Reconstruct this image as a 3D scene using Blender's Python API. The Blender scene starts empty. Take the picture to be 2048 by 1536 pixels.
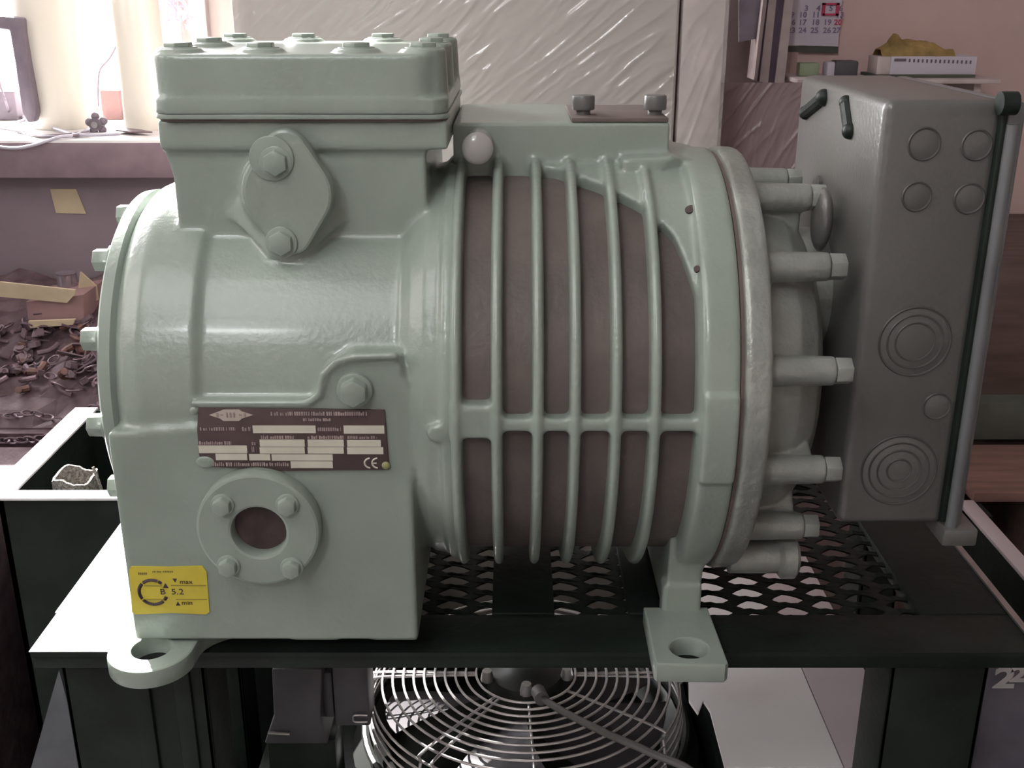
import bpy, bmesh, math, random
from mathutils import Vector, Matrix
from mathutils import noise as mnoise
random.seed(7)
S = bpy.context.scene
C = S.collection
PI = math.pi

# ------------------------------------------------------------------ camera
CZ = 1.05
F = 2165.0
PITCH = math.radians(20.0)
cp, sp = math.cos(PITCH), math.sin(PITCH)
cam = bpy.data.cameras.new('camera'); camo = bpy.data.objects.new('camera', cam); C.objects.link(camo)
camo.location = (0, 0, CZ); camo.rotation_euler = (math.radians(90) - PITCH, 0, 0)
cam.sensor_width = 36.0; cam.lens = F / 2048 * 36.0; cam.clip_start = .02; cam.clip_end = 60
S.camera = camo
# ------------------------------------------------------------------ world, sun, lights, exposure
w = bpy.data.worlds.new('world'); S.world = w; w.use_nodes = True
bg = w.node_tree.nodes['Background']; bg.inputs[0].default_value = (.93, .96, 1, 1); bg.inputs[1].default_value = 9.0
def lamp(name, kind, loc, target, energy, color, size=None, size_y=None, angle=None):
    l = bpy.data.lights.new(name, kind); l.energy = energy; l.color = color
    o = bpy.data.objects.new(name, l); C.objects.link(o); o.location = loc
    o.rotation_euler = (Vector(target) - Vector(loc)).to_track_quat('-Z', 'Y').to_euler()
    if kind == 'AREA':
        l.shape = 'RECTANGLE'; l.size = size; l.size_y = size_y
    if angle is not None: l.angle = angle
    return o
az, el = math.radians(33), math.radians(37)
sd = Vector((math.sin(az) * math.cos(el), -math.cos(az) * math.cos(el), -math.sin(el)))
lamp('sun', 'SUN', (-2, 4, 4), Vector((-2, 4, 4)) + sd, 34, (1, .97, .93), angle=.012)
lamp('window_daylight', 'AREA', (-1.45, 2.30, 1.5), (-.6, .6, .9), 85, (1, .97, .98), 1.5, 1.1)
lamp('upper_fill', 'AREA', (-.40, .11, 1.72), (0, .72, 1.1), 3.35, (.97, 1, .98), .62, .45)  # added fill lamp, placed to leave the lower casting darker; no skylight overhead
lamp('highlight_fill', 'AREA', (-.9, -1.6, 2.45), (0, .7, .85), 10, (.97, 1, 1), .34, .24)  # added small lamp for rib highlights, standing for an unseen front source
lamp('side_fill', 'AREA', (-2.0, .3, 1.9), (.3, 1.2, .9), 10, (1, .95, .95), 1.0, 1.0)  # added ambient fill from the left; no opening in that wall
S.view_settings.view_transform = 'Standard'; S.view_settings.look = 'None'
S.view_settings.exposure = 0.05; S.view_settings.gamma = 1.0; S.view_settings.use_curve_mapping = False

# ------------------------------------------------------------------ helpers
def ray(px, py):
    u = (px - 1024) / F; v = (py - 768) / F
    return Vector((u, cp - v * sp, -sp - v * cp))
def W(px, py, Y):
    r = ray(px, py); t = Y / r.y
    return Vector((r.x * t, Y, CZ + r.z * t))
def G(px, py, z):
    r = ray(px, py); t = (z - CZ) / r.z
    return Vector((r.x * t, r.y * t, z))
def mat(name, col, rough=.5, metal=0.0, nscale=30, namt=.12, bump=0.0, bscale=None, coat=0.0, alpha=None, col2=None, stretch=None, spec=None):
    m = bpy.data.materials.new(name); m.use_nodes = True; nt = m.node_tree
    b = nt.nodes['Principled BSDF']
    tc = nt.nodes.new('ShaderNodeTexCoord'); mp = nt.nodes.new('ShaderNodeMapping')
    nt.links.new(tc.outputs['Object'], mp.inputs[0])
    if stretch: mp.inputs['Scale'].default_value = stretch
    n = nt.nodes.new('ShaderNodeTexNoise'); n.inputs['Scale'].default_value = nscale; n.inputs['Detail'].default_value = 4
    nt.links.new(mp.outputs[0], n.inputs['Vector'])
    r = nt.nodes.new('ShaderNodeValToRGB')
    c2 = col2 if col2 else tuple(min(1, c * (1 + namt)) for c in col)
    c1 = col if col2 else tuple(c * (1 - namt) for c in col)
    r.color_ramp.elements[0].position = .35; r.color_ramp.elements[1].position = .65
    r.color_ramp.elements[0].color = (*c1, 1); r.color_ramp.elements[1].color = (*c2, 1)
    nt.links.new(n.outputs['Fac'], r.inputs[0]); nt.links.new(r.outputs[0], b.inputs['Base Color'])
    b.inputs['Roughness'].default_value = rough; b.inputs['Metallic'].default_value = metal
    if coat: b.inputs['Coat Weight'].default_value = coat; b.inputs['Coat Roughness'].default_value = .12
    if spec is not None: b.inputs['Specular IOR Level'].default_value = spec
    if alpha is not None: b.inputs['Alpha'].default_value = alpha
    if bump:
        bn = nt.nodes.new('ShaderNodeTexNoise'); bn.inputs['Scale'].default_value = bscale or nscale * 4; bn.inputs['Detail'].default_value = 3
        nt.links.new(mp.outputs[0], bn.inputs['Vector'])
        bp = nt.nodes.new('ShaderNodeBump'); bp.inputs['Strength'].default_value = bump; bp.inputs['Distance'].default_value = .002
        nt.links.new(bn.outputs['Fac'], bp.inputs['Height']); nt.links.new(bp.outputs[0], b.inputs['Normal'])
    return m
def emis(name, col, s):
    m = bpy.data.materials.new(name); m.use_nodes = True; b = m.node_tree.nodes['Principled BSDF']
    b.inputs['Base Color'].default_value = (*col, 1); b.inputs['Emission Color'].default_value = (*col, 1); b.inputs['Emission Strength'].default_value = s
    return m
M = dict(
    paint=mat('green_grey_enamel', (.285, .335, .292), .30, 0, 14, .07, .16, 260, coat=.3),
    shell_brown=mat('dull_brown_shell', (.125, .10, .092), .5, 0, 18, .18, .3, 200),
    gasket=mat('gasket', (.15, .115, .105), .8),
    alu=mat('bare_cast_alloy', (.315, .33, .305), .34, .3, 30, .15, .35, 220),
    boxgrey=mat('terminal_box_grey', (.15, .145, .138), .36, .25, 8, .12, .15, 300, coat=.15),
    knock=mat('pressed_grey', (.095, .09, .087), .4, .25, 20, .1),
    lidgrey=mat('lid_grey', (.19, .195, .205), .33, .35, 20, .1),
    black=mat('black_paint', (.010, .0155, .0125), .5, 0, 20, .3, .3, 120, spec=.35),
    scuff=mat('scuffed_steel', (.12, .12, .12), .55, .2, 24, .1, .6, 60, col2=(.32, .31, .31), stretch=(1, .35, 1)),
    steel=mat('zinc_steel', (.42, .41, .40), .3, .8, 40, .15),
    wire=mat('guard_wire', (.62, .60, .60), .28, .7, 60, .1),
    plate_dk=mat('nameplate_brown', (.085, .055, .055), .5, 0, 60, .15),
    plate_lt=mat('nameplate_field', (.62, .58, .50), .55, 0, 80, .04),
    plate_tx=mat('nameplate_print', (.36, .28, .27), .55, 0, 160, .25),
    yellow=mat('yellow_label', (.62, .50, .055), .5, 0, 60, .06, .3, 90),
    ink=mat('black_ink', (.05, .028, .04), .6),
    ink2=mat('faded_ink', (.22, .17, .05), .6),
    tape=mat('green_yellow_smear', (.30, .30, .14), .6),
    dark_hole=mat('dark_brown_hole', (.075, .05, .048), .7, 0, 60, .3),
    pink=mat('pinkish_wall', (.62, .44, .42), .8, 0, 5, .06, .3, 60),
    wall=mat('plaster_wall', (.55, .49, .46), .85, 0, 4, .06, .3, 50),
    ceil=mat('ceiling_plaster', (.5, .48, .46), .9),
    floor=mat('concrete_floor', (.06, .06, .062), .8, 0, 6, .3, .4, 40),
    violet=mat('violet_grey_board', (.175, .135, .155), .7, 0, 5, .15, .3, 60),
    benchtop=mat('bench_top_white', (.62, .60, .60), .5, 0, 7, .1),
    benchedge=mat('bench_edge', (.17, .12, .14), .6),
    jug=mat('cream_plastic', (.72, .68, .60), .3, 0, 8, .02, coat=.3),
    handle=mat('grey_plastic', (.16, .13, .16), .45),
    whitebox=mat('white_panel', (.47, .415, .39), .45, 0, 3, .04),
    panel_w=mat('white_sheet_metal', (.86, .82, .82), .45, 0, 4, .05),
    panel_p=mat('pinkish_dim_sheet', (.64, .55, .57), .45, 0, 4, .05),
    card=mat('cardboard', (.40, .32, .22), .85, 0, 20, .1),
    cardred=mat('brown_carton', (.24, .14, .14), .85, 0, 14, .2),
    junk=mat('scrap_dark', (.06, .032, .042), .6, .1, 40, .4, .8, 80, col2=(.11, .07, .08)),
    junk2=mat('scrap_metal', (.14, .095, .115), .4, .3, 50, .3),
    junk3=mat('scrap_copper', (.13, .065, .055), .5, .3, 50, .3),
    roll=mat('woven_roll', (.22, .20, .18), .7, 0, 400, .5, 1, 700),
    wood=mat('dark_board', (.10, .06, .052), .7, 0, 10, .2, stretch=(1, 8, 8)),
    wood2=mat('reddish_board', (.23, .125, .105), .7, 0, 10, .2, stretch=(1, 8, 8)),
    greenbox=mat('olive_case', (.08, .083, .068), .7),
    paper=mat('calendar_paper', (.60, .54, .62), .8, 0, 20, .03),
    red=mat('red_marker', (.55, .05, .12), .5),
    lilac=mat('lilac_ink', (.24, .18, .30), .6),
    trimc=mat('pale_trim', (.56, .47, .46), .6),
    trimd=mat('dark_violet_trim', (.13, .09, .14), .6),
    blueish=mat('bluish_sheet', (.42, .40, .50), .7),
    glove=mat('ochre_leather', (.34, .22, .08), .8, 0, 40, .3, .8, 60),
    greenthing=mat('green_plastic', (.28, .34, .22), .5),
    gadget=mat('slate_plastic', (.085, .08, .09), .5),
    bag=mat('lilac_grey_sack', (.20, .18, .22), .7, 0, 14, .2, .5, 40),
    whiteprint=mat('white_print', (.75, .73, .75), .6),
    blade=mat('fan_blade', (.045, .04, .046), .45, .3),
    cable=mat('grey_cable', (.12, .115, .11), .5),
    cablew=mat('pale_cable', (.45, .43, .50), .4),
    blackmetal=mat('motor_black', (.02, .022, .02), .4),
    shield=mat('tin', (.42, .38, .44), .2, .8),
)
def film_mat():
    m = bpy.data.materials.new('stretch_film'); m.use_nodes = True; nt = m.node_tree
    b = nt.nodes['Principled BSDF']; b.inputs['Base Color'].default_value = (.74, .68, .68, 1)
    b.inputs['Roughness'].default_value = .11; b.inputs['Alpha'].default_value = .34; b.inputs['Specular IOR Level'].default_value = .9
    return m
M['film'] = film_mat()

def wloc(o):
    v = Vector((0, 0, 0))
    while o is not None:
        v += o.location; o = o.parent
    return v
class MB:
    def __init__(s): s.b = bmesh.new()
    def _m(s, vs, M4):
        bmesh.ops.transform(s.b, matrix=M4, verts=vs)
    def box(s, a, b):
        r = bmesh.ops.create_cube(s.b, size=1); c = [(a[i] + b[i]) / 2 for i in range(3)]; d = [abs(b[i] - a[i]) for i in range(3)]
        s._m(r['verts'], Matrix.Translation(c) @ Matrix.Diagonal((*d, 1))); return s
    def obox(s, c, d, rot):
        r = bmesh.ops.create_cube(s.b, size=1)
        s._m(r['verts'], Matrix.Translation(c) @ rot.to_4x4() @ Matrix.Diagonal((*d, 1))); return s
    def cyl(s, p, q, r, r2=None, n=24):
        p, q = Vector(p), Vector(q); d = q - p
        k = bmesh.ops.create_cone(s.b, cap_ends=True, segments=n, radius1=r, radius2=r if r2 is None else r2, depth=d.length)
        s._m(k['verts'], Matrix.Translation((p + q) / 2) @ d.to_track_quat('Z', 'Y').to_matrix().to_4x4()); return s
    def ball(s, c, r, sc=(1, 1, 1), n=20):
        k = bmesh.ops.create_uvsphere(s.b, u_segments=n, v_segments=n // 2 + 2, radius=r)
        s._m(k['verts'], Matrix.Translation(c) @ Matrix.Diagonal((*sc, 1))); return s
    def lathe(s, prof, org, axis='X', n=64):
        rings = []
        for (a, r) in prof:
            ring = []
            for i in range(n):
                t = 2 * PI * i / n; c, d = r * math.cos(t), r * math.sin(t)
                co = {'X': (a, c, d), 'Y': (c, a, d), 'Z': (c, d, a)}[axis]
                ring.append(s.b.verts.new(Vector(org) + Vector(co)))
            rings.append(ring)
        for k in range(len(rings) - 1):
            for i in range(n):
                s.b.faces.new((rings[k][i], rings[k][(i + 1) % n], rings[k + 1][(i + 1) % n], rings[k + 1][i]))
        s.b.faces.new(rings[0]); s.b.faces.new(rings[-1]); return s
    def torus(s, c, R, r, axis='Z', n=64, k=6, a0=0, a1=2 * PI):
        full = abs(a1 - a0 - 2 * PI) < 1e-6; rings = []
        cnt = n if full else n + 1
        for i in range(cnt):
            t = a0 + (a1 - a0) * i / n; ring = []
            for j in range(k):
                u = 2 * PI * j / k; rr = R + r * math.cos(u); h = r * math.sin(u)
                x, y = rr * math.cos(t), rr * math.sin(t)
                co = {'Z': (x, y, h), 'Y': (x, h, y), 'X': (h, x, y)}[axis]
                ring.append(s.b.verts.new(Vector(c) + Vector(co)))
            rings.append(ring)
        for i in range(cnt if full else cnt - 1):
            A, B = rings[i], rings[(i + 1) % cnt]
            for j in range(k): s.b.faces.new((A[j], A[(j + 1) % k], B[(j + 1) % k], B[j]))
        if not full:
            s.b.faces.new(rings[0]); s.b.faces.new(rings[-1])
        return s
    def tube(s, pts, r, k=8, sub=6):
        P = [Vector(p) for p in pts]; Q = []
        for i in range(len(P) - 1):
            a, b, c, d = P[max(i - 1, 0)], P[i], P[i + 1], P[min(i + 2, len(P) - 1)]
            for j in range(sub):
                t = j / sub
                Q.append(.5 * ((2 * b) + (c - a) * t + (2 * a - 5 * b + 4 * c - d) * t * t + (3 * b - a - 3 * c + d) * t ** 3))
        Q.append(P[-1]); rings = []; up = Vector((0, 0, 1))
        for i, q in enumerate(Q):
            d = (Q[min(i + 1, len(Q) - 1)] - Q[max(i - 1, 0)]).normalized()
            x = d.cross(up)
            if x.length < 1e-3: x = d.cross(Vector((1, 0, 0)))
            x.normalize(); y = x.cross(d)
            rings.append([s.b.verts.new(q + r * (math.cos(2 * PI * j / k) * x + math.sin(2 * PI * j / k) * y)) for j in range(k)])
        for A, B in zip(rings, rings[1:]):
            for j in range(k): s.b.faces.new((A[j], A[(j + 1) % k], B[(j + 1) % k], B[j]))
        s.b.faces.new(rings[0]); s.b.faces.new(rings[-1]); return s
    def prism(s, poly, d):
        """poly: 3D points of a planar outline; d: extrusion vector"""
        d = Vector(d); A = [s.b.verts.new(Vector(p)) for p in poly]; B = [s.b.verts.new(Vector(p) + d) for p in poly]; n = len(A)
        s.b.faces.new(A); s.b.faces.new(B[::-1])
        for i in range(n): s.b.faces.new((A[i], B[i], B[(i + 1) % n], A[(i + 1) % n]))
        return s
    def quadsurf(s, grid, d):
        """closed solid from a grid of points thickened by vector d"""
        n, m = len(grid), len(grid[0]); d = Vector(d)
        A = [[s.b.verts.new(Vector(p)) for p in row] for row in grid]; B = [[s.b.verts.new(Vector(p) + d) for p in row] for row in grid]
        for i in range(n - 1):
            for j in range(m - 1):
                s.b.faces.new((A[i][j], A[i][j + 1], A[i + 1][j + 1], A[i + 1][j])); s.b.faces.new((B[i][j], B[i + 1][j], B[i + 1][j + 1], B[i][j + 1]))
        for i in range(n - 1):
            for j in (0, m - 1): s.b.faces.new((A[i][j], A[i + 1][j], B[i + 1][j], B[i][j]))
        for j in range(m - 1):
            for i in (0, n - 1): s.b.faces.new((A[i][j], A[i][j + 1], B[i][j + 1], B[i][j]))
        return s
    def mesh(s, name, bevel=0, remesh=0, smooth=0, seg=2):
        bmesh.ops.recalc_face_normals(s.b, faces=s.b.faces)
        me = bpy.data.meshes.new(name); s.b.to_mesh(me); s.b.free()
        if bevel or remesh:
            o = bpy.data.objects.new('tmp', me); C.objects.link(o)
            if remesh:
                m = o.modifiers.new('r', 'REMESH'); m.mode = 'VOXEL'; m.voxel_size = remesh
                if smooth:
                    m = o.modifiers.new('s', 'SMOOTH'); m.factor = .5; m.iterations = smooth
            if bevel:
                m = o.modifiers.new('b', 'BEVEL'); m.width = bevel; m.segments = seg; m.limit_method = 'ANGLE'; m.angle_limit = math.radians(35)
            dg = bpy.context.evaluated_depsgraph_get(); dg.update()
            me2 = bpy.data.meshes.new_from_object(o.evaluated_get(dg)); bpy.data.objects.remove(o); bpy.data.meshes.remove(me); me = me2; me.name = name
        return me
    def build(s, name, m, parent=None, bevel=0, remesh=0, smooth=0, shade=True, label=None, seg=2, ang=35):
        me = s.mesh(name, bevel, remesh, smooth, seg); return link(name, me, m, parent, shade, label, ang)
def link(name, me, m, parent=None, shade=True, label=None, ang=35):
    me.materials.clear(); me.materials.append(m if isinstance(m, bpy.types.Material) else M[m])
    o = bpy.data.objects.new(name, me); C.objects.link(o)
    if parent is not None:
        me.transform(Matrix.Translation(-wloc(parent))); o.parent = parent
    if shade:
        me.shade_smooth()
        try: me.set_sharp_from_angle(angle=math.radians(ang))
        except Exception: pass
    if label: o['label'] = label
    return o
def tag(o, label, cat, group=None, kind=None):
    if label: o['label'] = label
    if cat: o['category'] = cat
    if group: o['group'] = group
    if kind: o['kind'] = kind
    return o
def thing(name, loc, label, cat, group=None):
    o = bpy.data.objects.new(name, None); C.objects.link(o); o.location = loc; o.empty_display_size = .02
    return tag(o, label, cat, group)
def struct(o): o['kind'] = 'structure'; return o
def recenter(o):
    """origin to the mesh's middle, for single-mesh things"""
    me = o.data; c = sum((v.co for v in me.vertices), Vector()) / max(1, len(me.vertices))
    me.transform(Matrix.Translation(-c)); o.location = c; return o
def copy_tree(o, parent=None):
    c = o.copy(); C.objects.link(c); c.parent = parent
    for ch in list(o.children): copy_tree(ch, c)
    return c
def share(o, name=None, parent=None, off=(0, 0, 0), rot=None):
    c = o.copy(); C.objects.link(c); c.location = o.location + Vector(off); return c
def plate(name, outline, holes, thick, m, parent, frame, bevel=.001, label=None):
    """flat plate with holes. outline/holes: 2D loops; frame: Matrix mapping (u,v,0) to the world, thickness centred on it"""
    cu = bpy.data.curves.new('c', 'CURVE'); cu.dimensions = '2D'; cu.fill_mode = 'BOTH'; cu.extrude = thick / 2 - bevel; cu.bevel_depth = bevel; cu.bevel_resolution = 1; cu.offset = -bevel
    for lp in [outline] + holes:
        sp_ = cu.splines.new('POLY'); sp_.points.add(len(lp) - 1); sp_.use_cyclic_u = True
        for i, (x, y) in enumerate(lp): sp_.points[i].co = (x, y, 0, 1)
    o = bpy.data.objects.new('tmp', cu); C.objects.link(o)
    dg = bpy.context.evaluated_depsgraph_get(); dg.update()
    me = bpy.data.meshes.new_from_object(o.evaluated_get(dg)); bpy.data.objects.remove(o); me.name = name
    me.transform(frame); return link(name, me, m, parent, True, label, 30)
def circ(cx, cy, r, n=32, a0=0, a1=2 * PI):
    return [(cx + r * math.cos(a0 + (a1 - a0) * i / n), cy + r * math.sin(a0 + (a1 - a0) * i / n)) for i in range(n)]
FACE = Matrix(((1, 0, 0, 0), (0, 0, 1, 0), (0, 1, 0, 0), (0, 0, 0, 1)))   # (u,v) -> (x,z)
def text(name, s, size, c, m, parent, sx=1.0, Yoff=0, label=None, bold=0):
    cu = bpy.data.curves.new('t', 'FONT'); cu.body = s; cu.size = size; cu.extrude = .00012; cu.align_x = 'CENTER'; cu.align_y = 'CENTER'; cu.offset = bold; cu.resolution_u = 3
    o = bpy.data.objects.new('tmp', cu); C.objects.link(o)
    dg = bpy.context.evaluated_depsgraph_get(); dg.update()
    me = bpy.data.meshes.new_from_object(o.evaluated_get(dg)); bpy.data.objects.remove(o)
    me.transform(Matrix.Translation(c) @ Matrix.Rotation(PI / 2, 4, 'X') @ Matrix.Diagonal((sx, 1, 1, 1)))
    return link(name, me, m, parent, False, label)
def wrect(mb, x0, y0, x1, y1, Y, th=.0003):
    a, b = W(x0, y0, Y), W(x1, y1, Y)
    mb.box((a.x, Y - th, b.z), (b.x, Y + .0002, a.z)); return mb
def hexbolt(name, p, d, r, h, m, parent, washer=True, roll=0):
    p, d = Vector(p), Vector(d).normalized(); mb = MB()
    if washer: mb.cyl(p - d * .001, p + d * .0015, r * 1.25, n=20)
    mb.cyl(p, p + d * h, r, r * .97, n=6)
    if roll: bmesh.ops.rotate(mb.b, verts=mb.b.verts, cent=p, matrix=Matrix.Rotation(roll, 3, d))
    return mb.build(name, m, parent, bevel=.0006)

# ================================================================== the room
def S_(name, mb, m, **k): return struct(mb.build(name, m, None, shade=False, **k))
S_('floor', MB().box((-2.6, -1.9, -.05), (2.2, 2.45, 0)), 'floor')
S_('ceiling', MB().box((-2.6, -1.9, 2.6), (2.2, 2.45, 2.65)), 'ceil')
S_('wall_left', MB().box((-2.65, -1.9, 0), (-2.6, 2.45, 2.6)), 'wall')
S_('wall_right', MB().box((2.2, -1.9, 0), (2.25, 2.45, 2.6)), 'wall')
S_('wall_front', MB().box((-2.6, -1.95, 0), (2.2, -1.9, 2.6)), 'wall')
WX0, WX1, WZ0, WZ1, WY = -2.25, -.535, .86, 2.168, 2.02
S_('wall_back', MB().box((-2.6, WY, 0), (WX0, WY + .12, 2.6)).box((WX1, WY, 0), (2.2, WY + .12, 2.6)).box((WX0, WY, 0), (WX1, WY + .12, WZ0)).box((WX0, WY, WZ1), (WX1, WY + .12, 2.6)), 'wall')
win = struct(bpy.data.objects.new('window_1', None)); C.objects.link(win); win.location = (WX0, WY, WZ0)
MB().box((WX1 - .012, WY - .02, WZ0), (WX1, WY + .05, WZ1)).box((WX0, WY - .01, WZ0), (WX0 + .05, WY + .05, WZ1)).box((WX0, WY - .01, WZ1 - .006), (WX1, WY + .05, WZ1)).build('window_frame', 'trimc', win, bevel=.004)
MB().box((-.835, WY + .0, WZ0), (-.80, WY + .04, WZ1)).build('mullion', 'trimc', win, bevel=.004)
gm = bpy.data.materials.new('window_glass'); gm.use_nodes = True; gb = gm.node_tree.nodes['Principled BSDF']
gb.inputs['Base Color'].default_value = (1, 1, 1, 1); gb.inputs['Alpha'].default_value = .06; gb.inputs['Roughness'].default_value = .05
MB().box((WX0 + .05, WY + .018, WZ0), (WX1 - .012, WY + .022, WZ1 - .006)).build('pane', gm, win)
# pinkish right-hand partition wall, nearer than the back wall
S_('wall_partition', MB().box((.42, 1.66, 0), (2.2, 1.72, 2.6)), 'pink')

# ================================================================== compressor
AY, AZ = .784, CZ - .264
YF = .645
comp = thing('compressor', (-.05, .784, .61), 'large green-grey semi-hermetic refrigeration compressor on the black steel stand', 'compressor')
AX = (0, AY, AZ)
zb = CZ - .424
c = MB()
c.lathe([(-.2625, .110), (-.2600, .121), (-.252, .130), (-.240, .135), (-.205, .135), (-.200, .131), (-.06, .131)], AX, n=96)
# lower block with stepped front ledge
zl, zr = W(400, 805, YF).z, W(700, 713, YF).z
xl, xn, xn2, xr = W(395, 805, YF).x, W(640, 800, YF).x, W(690, 716, YF).x, W(830, 1100, YF).x
c.prism([(-.2615, YF, zb), (xr, YF, zb), (xr, YF, zr - .03), (xr - .006, YF, zr), (xn2 + .003, YF, zr), (xn2 - .006, YF, zr - .005), (xn + .004, YF, zr - .014), (xn, YF, zl + .004), (xn - .006, YF, zl), (xl, YF, zl), (xl, YF, AZ - .0), (-.2615, YF, AZ - .005)], (0, .275, 0))
for px in (640, 800): 
    x = W(px, 1270, YF).x; c.box((x - .02, YF + .004, zb - .003), (x + .012, YF + .2, zb + .01))
# notch shadow ledge: raised lip along the step
def lip(a, b, mb, r=.0028):
    mb.cyl(a, b, r, n=10)
pts = [(xl - .004, zl), (xn - .008, zl), (xn, zl + .006), (xn + .003, zr - .012), (xn2 - .005, zr - .003), (xn2 + .005, zr), (W(800, 712, YF).x, zr + .001)]
for a, b in zip(pts, pts[1:]): lip((a[0], YF - .0005, a[1]), (b[0], YF - .0005, b[1]), c)
# cylinder bank
zg = W(600, 240, .708).z
c.box((-.222, .712, AZ), (-.056, .885, zg - .01)).box((-.2275, .708, W(600, 300, .708).z), (-.0415, .90, zg))
c.prism([(-.226, .712, zg - .02), (-.21, .712, AZ + .10), (-.21, .712, AZ), (-.1, .712, AZ), (-.1, .712, zg - .02)], (0, .15, 0))
# buttresses of the bank spreading onto the crankcase
for tri3 in ((W(450, 425, .712), W(540, 515, .694), W(575, 300, .704)), (W(540, 515, .694), W(600, 520, .694), W(575, 300, .704)), (W(600, 520, .694), W(700, 435, .712), W(575, 300, .704))): c.prism(tri3, (0, .05, 0))
# discharge boss
c.cyl(W(575, 385, .70), W(575, 385, .76), .030, n=32)
# shoulder to the motor housing
c.lathe([(-.078, .120), (-.0725, .131), (-.066, .139), (-.056, .1455), (-.046, .147), (-.0445, .151), (-.036, .151), (-.03, .10)], AX, n=96)
# flank boss right of the nameplate
p = W(875, 860, .64); c.cyl((p.x, .632, p.z), (p.x, .70, p.z), .006, .011, n=16)
crank = c.build('crankcase', 'paint', comp, remesh=.0019, smooth=5, ang=60)
# front left foot lug
lz = .6175
ctr = G(303, 1296, .624)
def lug(name, cx, cy, r, hr, x0, x1, yb, fil, par):
    out = []
    for i in range(25):
        t = PI + PI * i / 24; out.append((cx + r * math.cos(t), cy + r * math.sin(t)))
    for i in range(7):
        t = i / 6; out.append((cx + r + (x1 - cx - r) * t ** 2.2, cy + (yb - cy) * t ** .7))
    out.append((x1, yb + .02)); out.append((x0, yb + .02)); out.append((cx - r, cy + .02))
    return plate(name, out, [circ(cx, cy, hr)], .0135, 'paint', par, Matrix.Translation((0, 0, lz)), .0015)
lug('mounting_foot', ctr.x, ctr.y, .0292, .0132, -.2625, -.19, .675, .02, comp)
# hidden mirror foot at the back
plate('mounting_foot', [(-.27, .88), (-.21, .88), (-.21, .95), (-.27, .95)], [circ(-.24, .93, .012)], .0135, 'paint', comp, Matrix.Translation((0, 0, lz)), .0015)
# left end cover with bolts
MB().lathe([(-.2705, .10), (-.2705, .122), (-.268, .126), (-.2605, .127), (-.255, .12)], AX, n=96).build('end_cover', 'paint', comp)
for k in range(12):
    t = math.radians(25 + 30 * k)
    hexbolt('cover_bolt', (-.2705, AY - .112 * math.cos(t), AZ + .112 * math.sin(t)), (-1, 0, 0), .0082, .0125, 'paint', comp, True, PI / 6)
# cylinder head
h = MB(); zt = CZ - .0345
hx0, hx1, hy0, hy1 = -.2285, -.0405, .702, .895
def rrect(x0, x1, y0, y1, r, n=6):
    o = []
    for (cx, cy, a) in ((x1 - r, y1 - r, 0), (x0 + r, y1 - r, 90), (x0 + r, y0 + r, 180), (x1 - r, y0 + r, 270)):
        for i in range(n + 1):
            t = math.radians(a + 90 * i / n); o.append((cx + r * math.cos(t), cy + r * math.sin(t)))
    return o
h.prism([(x, y, zg + .004) for x, y in rrect(hx0, hx1, hy0, hy1, .012)], (0, 0, .010))
h.prism([(x, y, zg + .012) for x, y in rrect(hx0 + .0006, hx1 - .006, hy0 + .0006, hy1 - .002, .016)], (0, 0, zt - zg - .015))
HB = [W(355, 80, .722).x, W(520, 80, .722).x, W(712, 80, .722).x, W(846, 80, .722).x]
hb = [(x, y) for x in HB for y in (.722, .874)] + [(HB[0], .798), (HB[3], .798)]
for x, y in hb: h.cyl((x, y, zg + .01), (x, y, zt), .0160, .0145, n=24)
h.build('cylinder_head', 'paint', comp, remesh=.0016, smooth=4, ang=60)
for x, y in hb: hexbolt('head_bolt', (x, y, zt - .001), (0, 0, 1), .0095, .0042, 'paint', comp)
MB().prism([(x, y, zg + .0008) for x, y in rrect(hx0 - .0005, hx1 + .001, hy0 + .001, hy1, .012)], (0, 0, .0032)).build('valve_plate', 'paint', comp, bevel=.0006)
MB().prism([(x, y, zg - .0007) for x, y in rrect(hx0 + .0012, hx1 - .001, hy0 + .003, hy1 - .002, .012)], (0, 0, .0062)).build('head_gasket', 'gasket', comp)
# discharge flange: oval two-bolt cover
fl = W(575, 387, .690); half = (W(575, 262, .69).z - W(575, 513, .69).z) / 2; hw = .0285
out = []
re = .0145
for s_, base in ((1, 0), (-1, PI)):
    for i in range(13):
        t = base + PI * (.14 + .72 * i / 12); out.append((re * math.cos(t), s_ * (half - re) * 1 + re * math.sin(t)) if s_ > 0 else (re * math.cos(t), -(half - re) + re * math.sin(t)))
    for i in range(7):
        t = (base + PI) - .5 + 1.0 * i / 6; out.append((hw * math.cos(t) , hw * .95 * math.sin(t)))
out = [(fl.x + a, fl.z + b) for a, b in out]
plate('discharge_flange', out, [], .013, 'paint', comp, Matrix.Translation((0, .6955, 0)) @ FACE, .002)
for (px, py) in ((552, 325), (563, 485)):
    p = W(px, py, .689); MB().cyl((p.x, .6895, p.z), (p.x, .6835, p.z), .0088, .008, n=6).cyl((p.x, .690, p.z), (p.x, .687, p.z), .0105, n=24).build('flange_bolt', 'paint', comp, bevel=.0008)
p = W(548, 318, .70); MB().cyl((p.x + .001, .6895, p.z + .002), (p.x + .001, .6875, p.z + .002), .0145, .014, n=28).build('bolt_pad', 'paint', comp, bevel=.0006)
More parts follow.
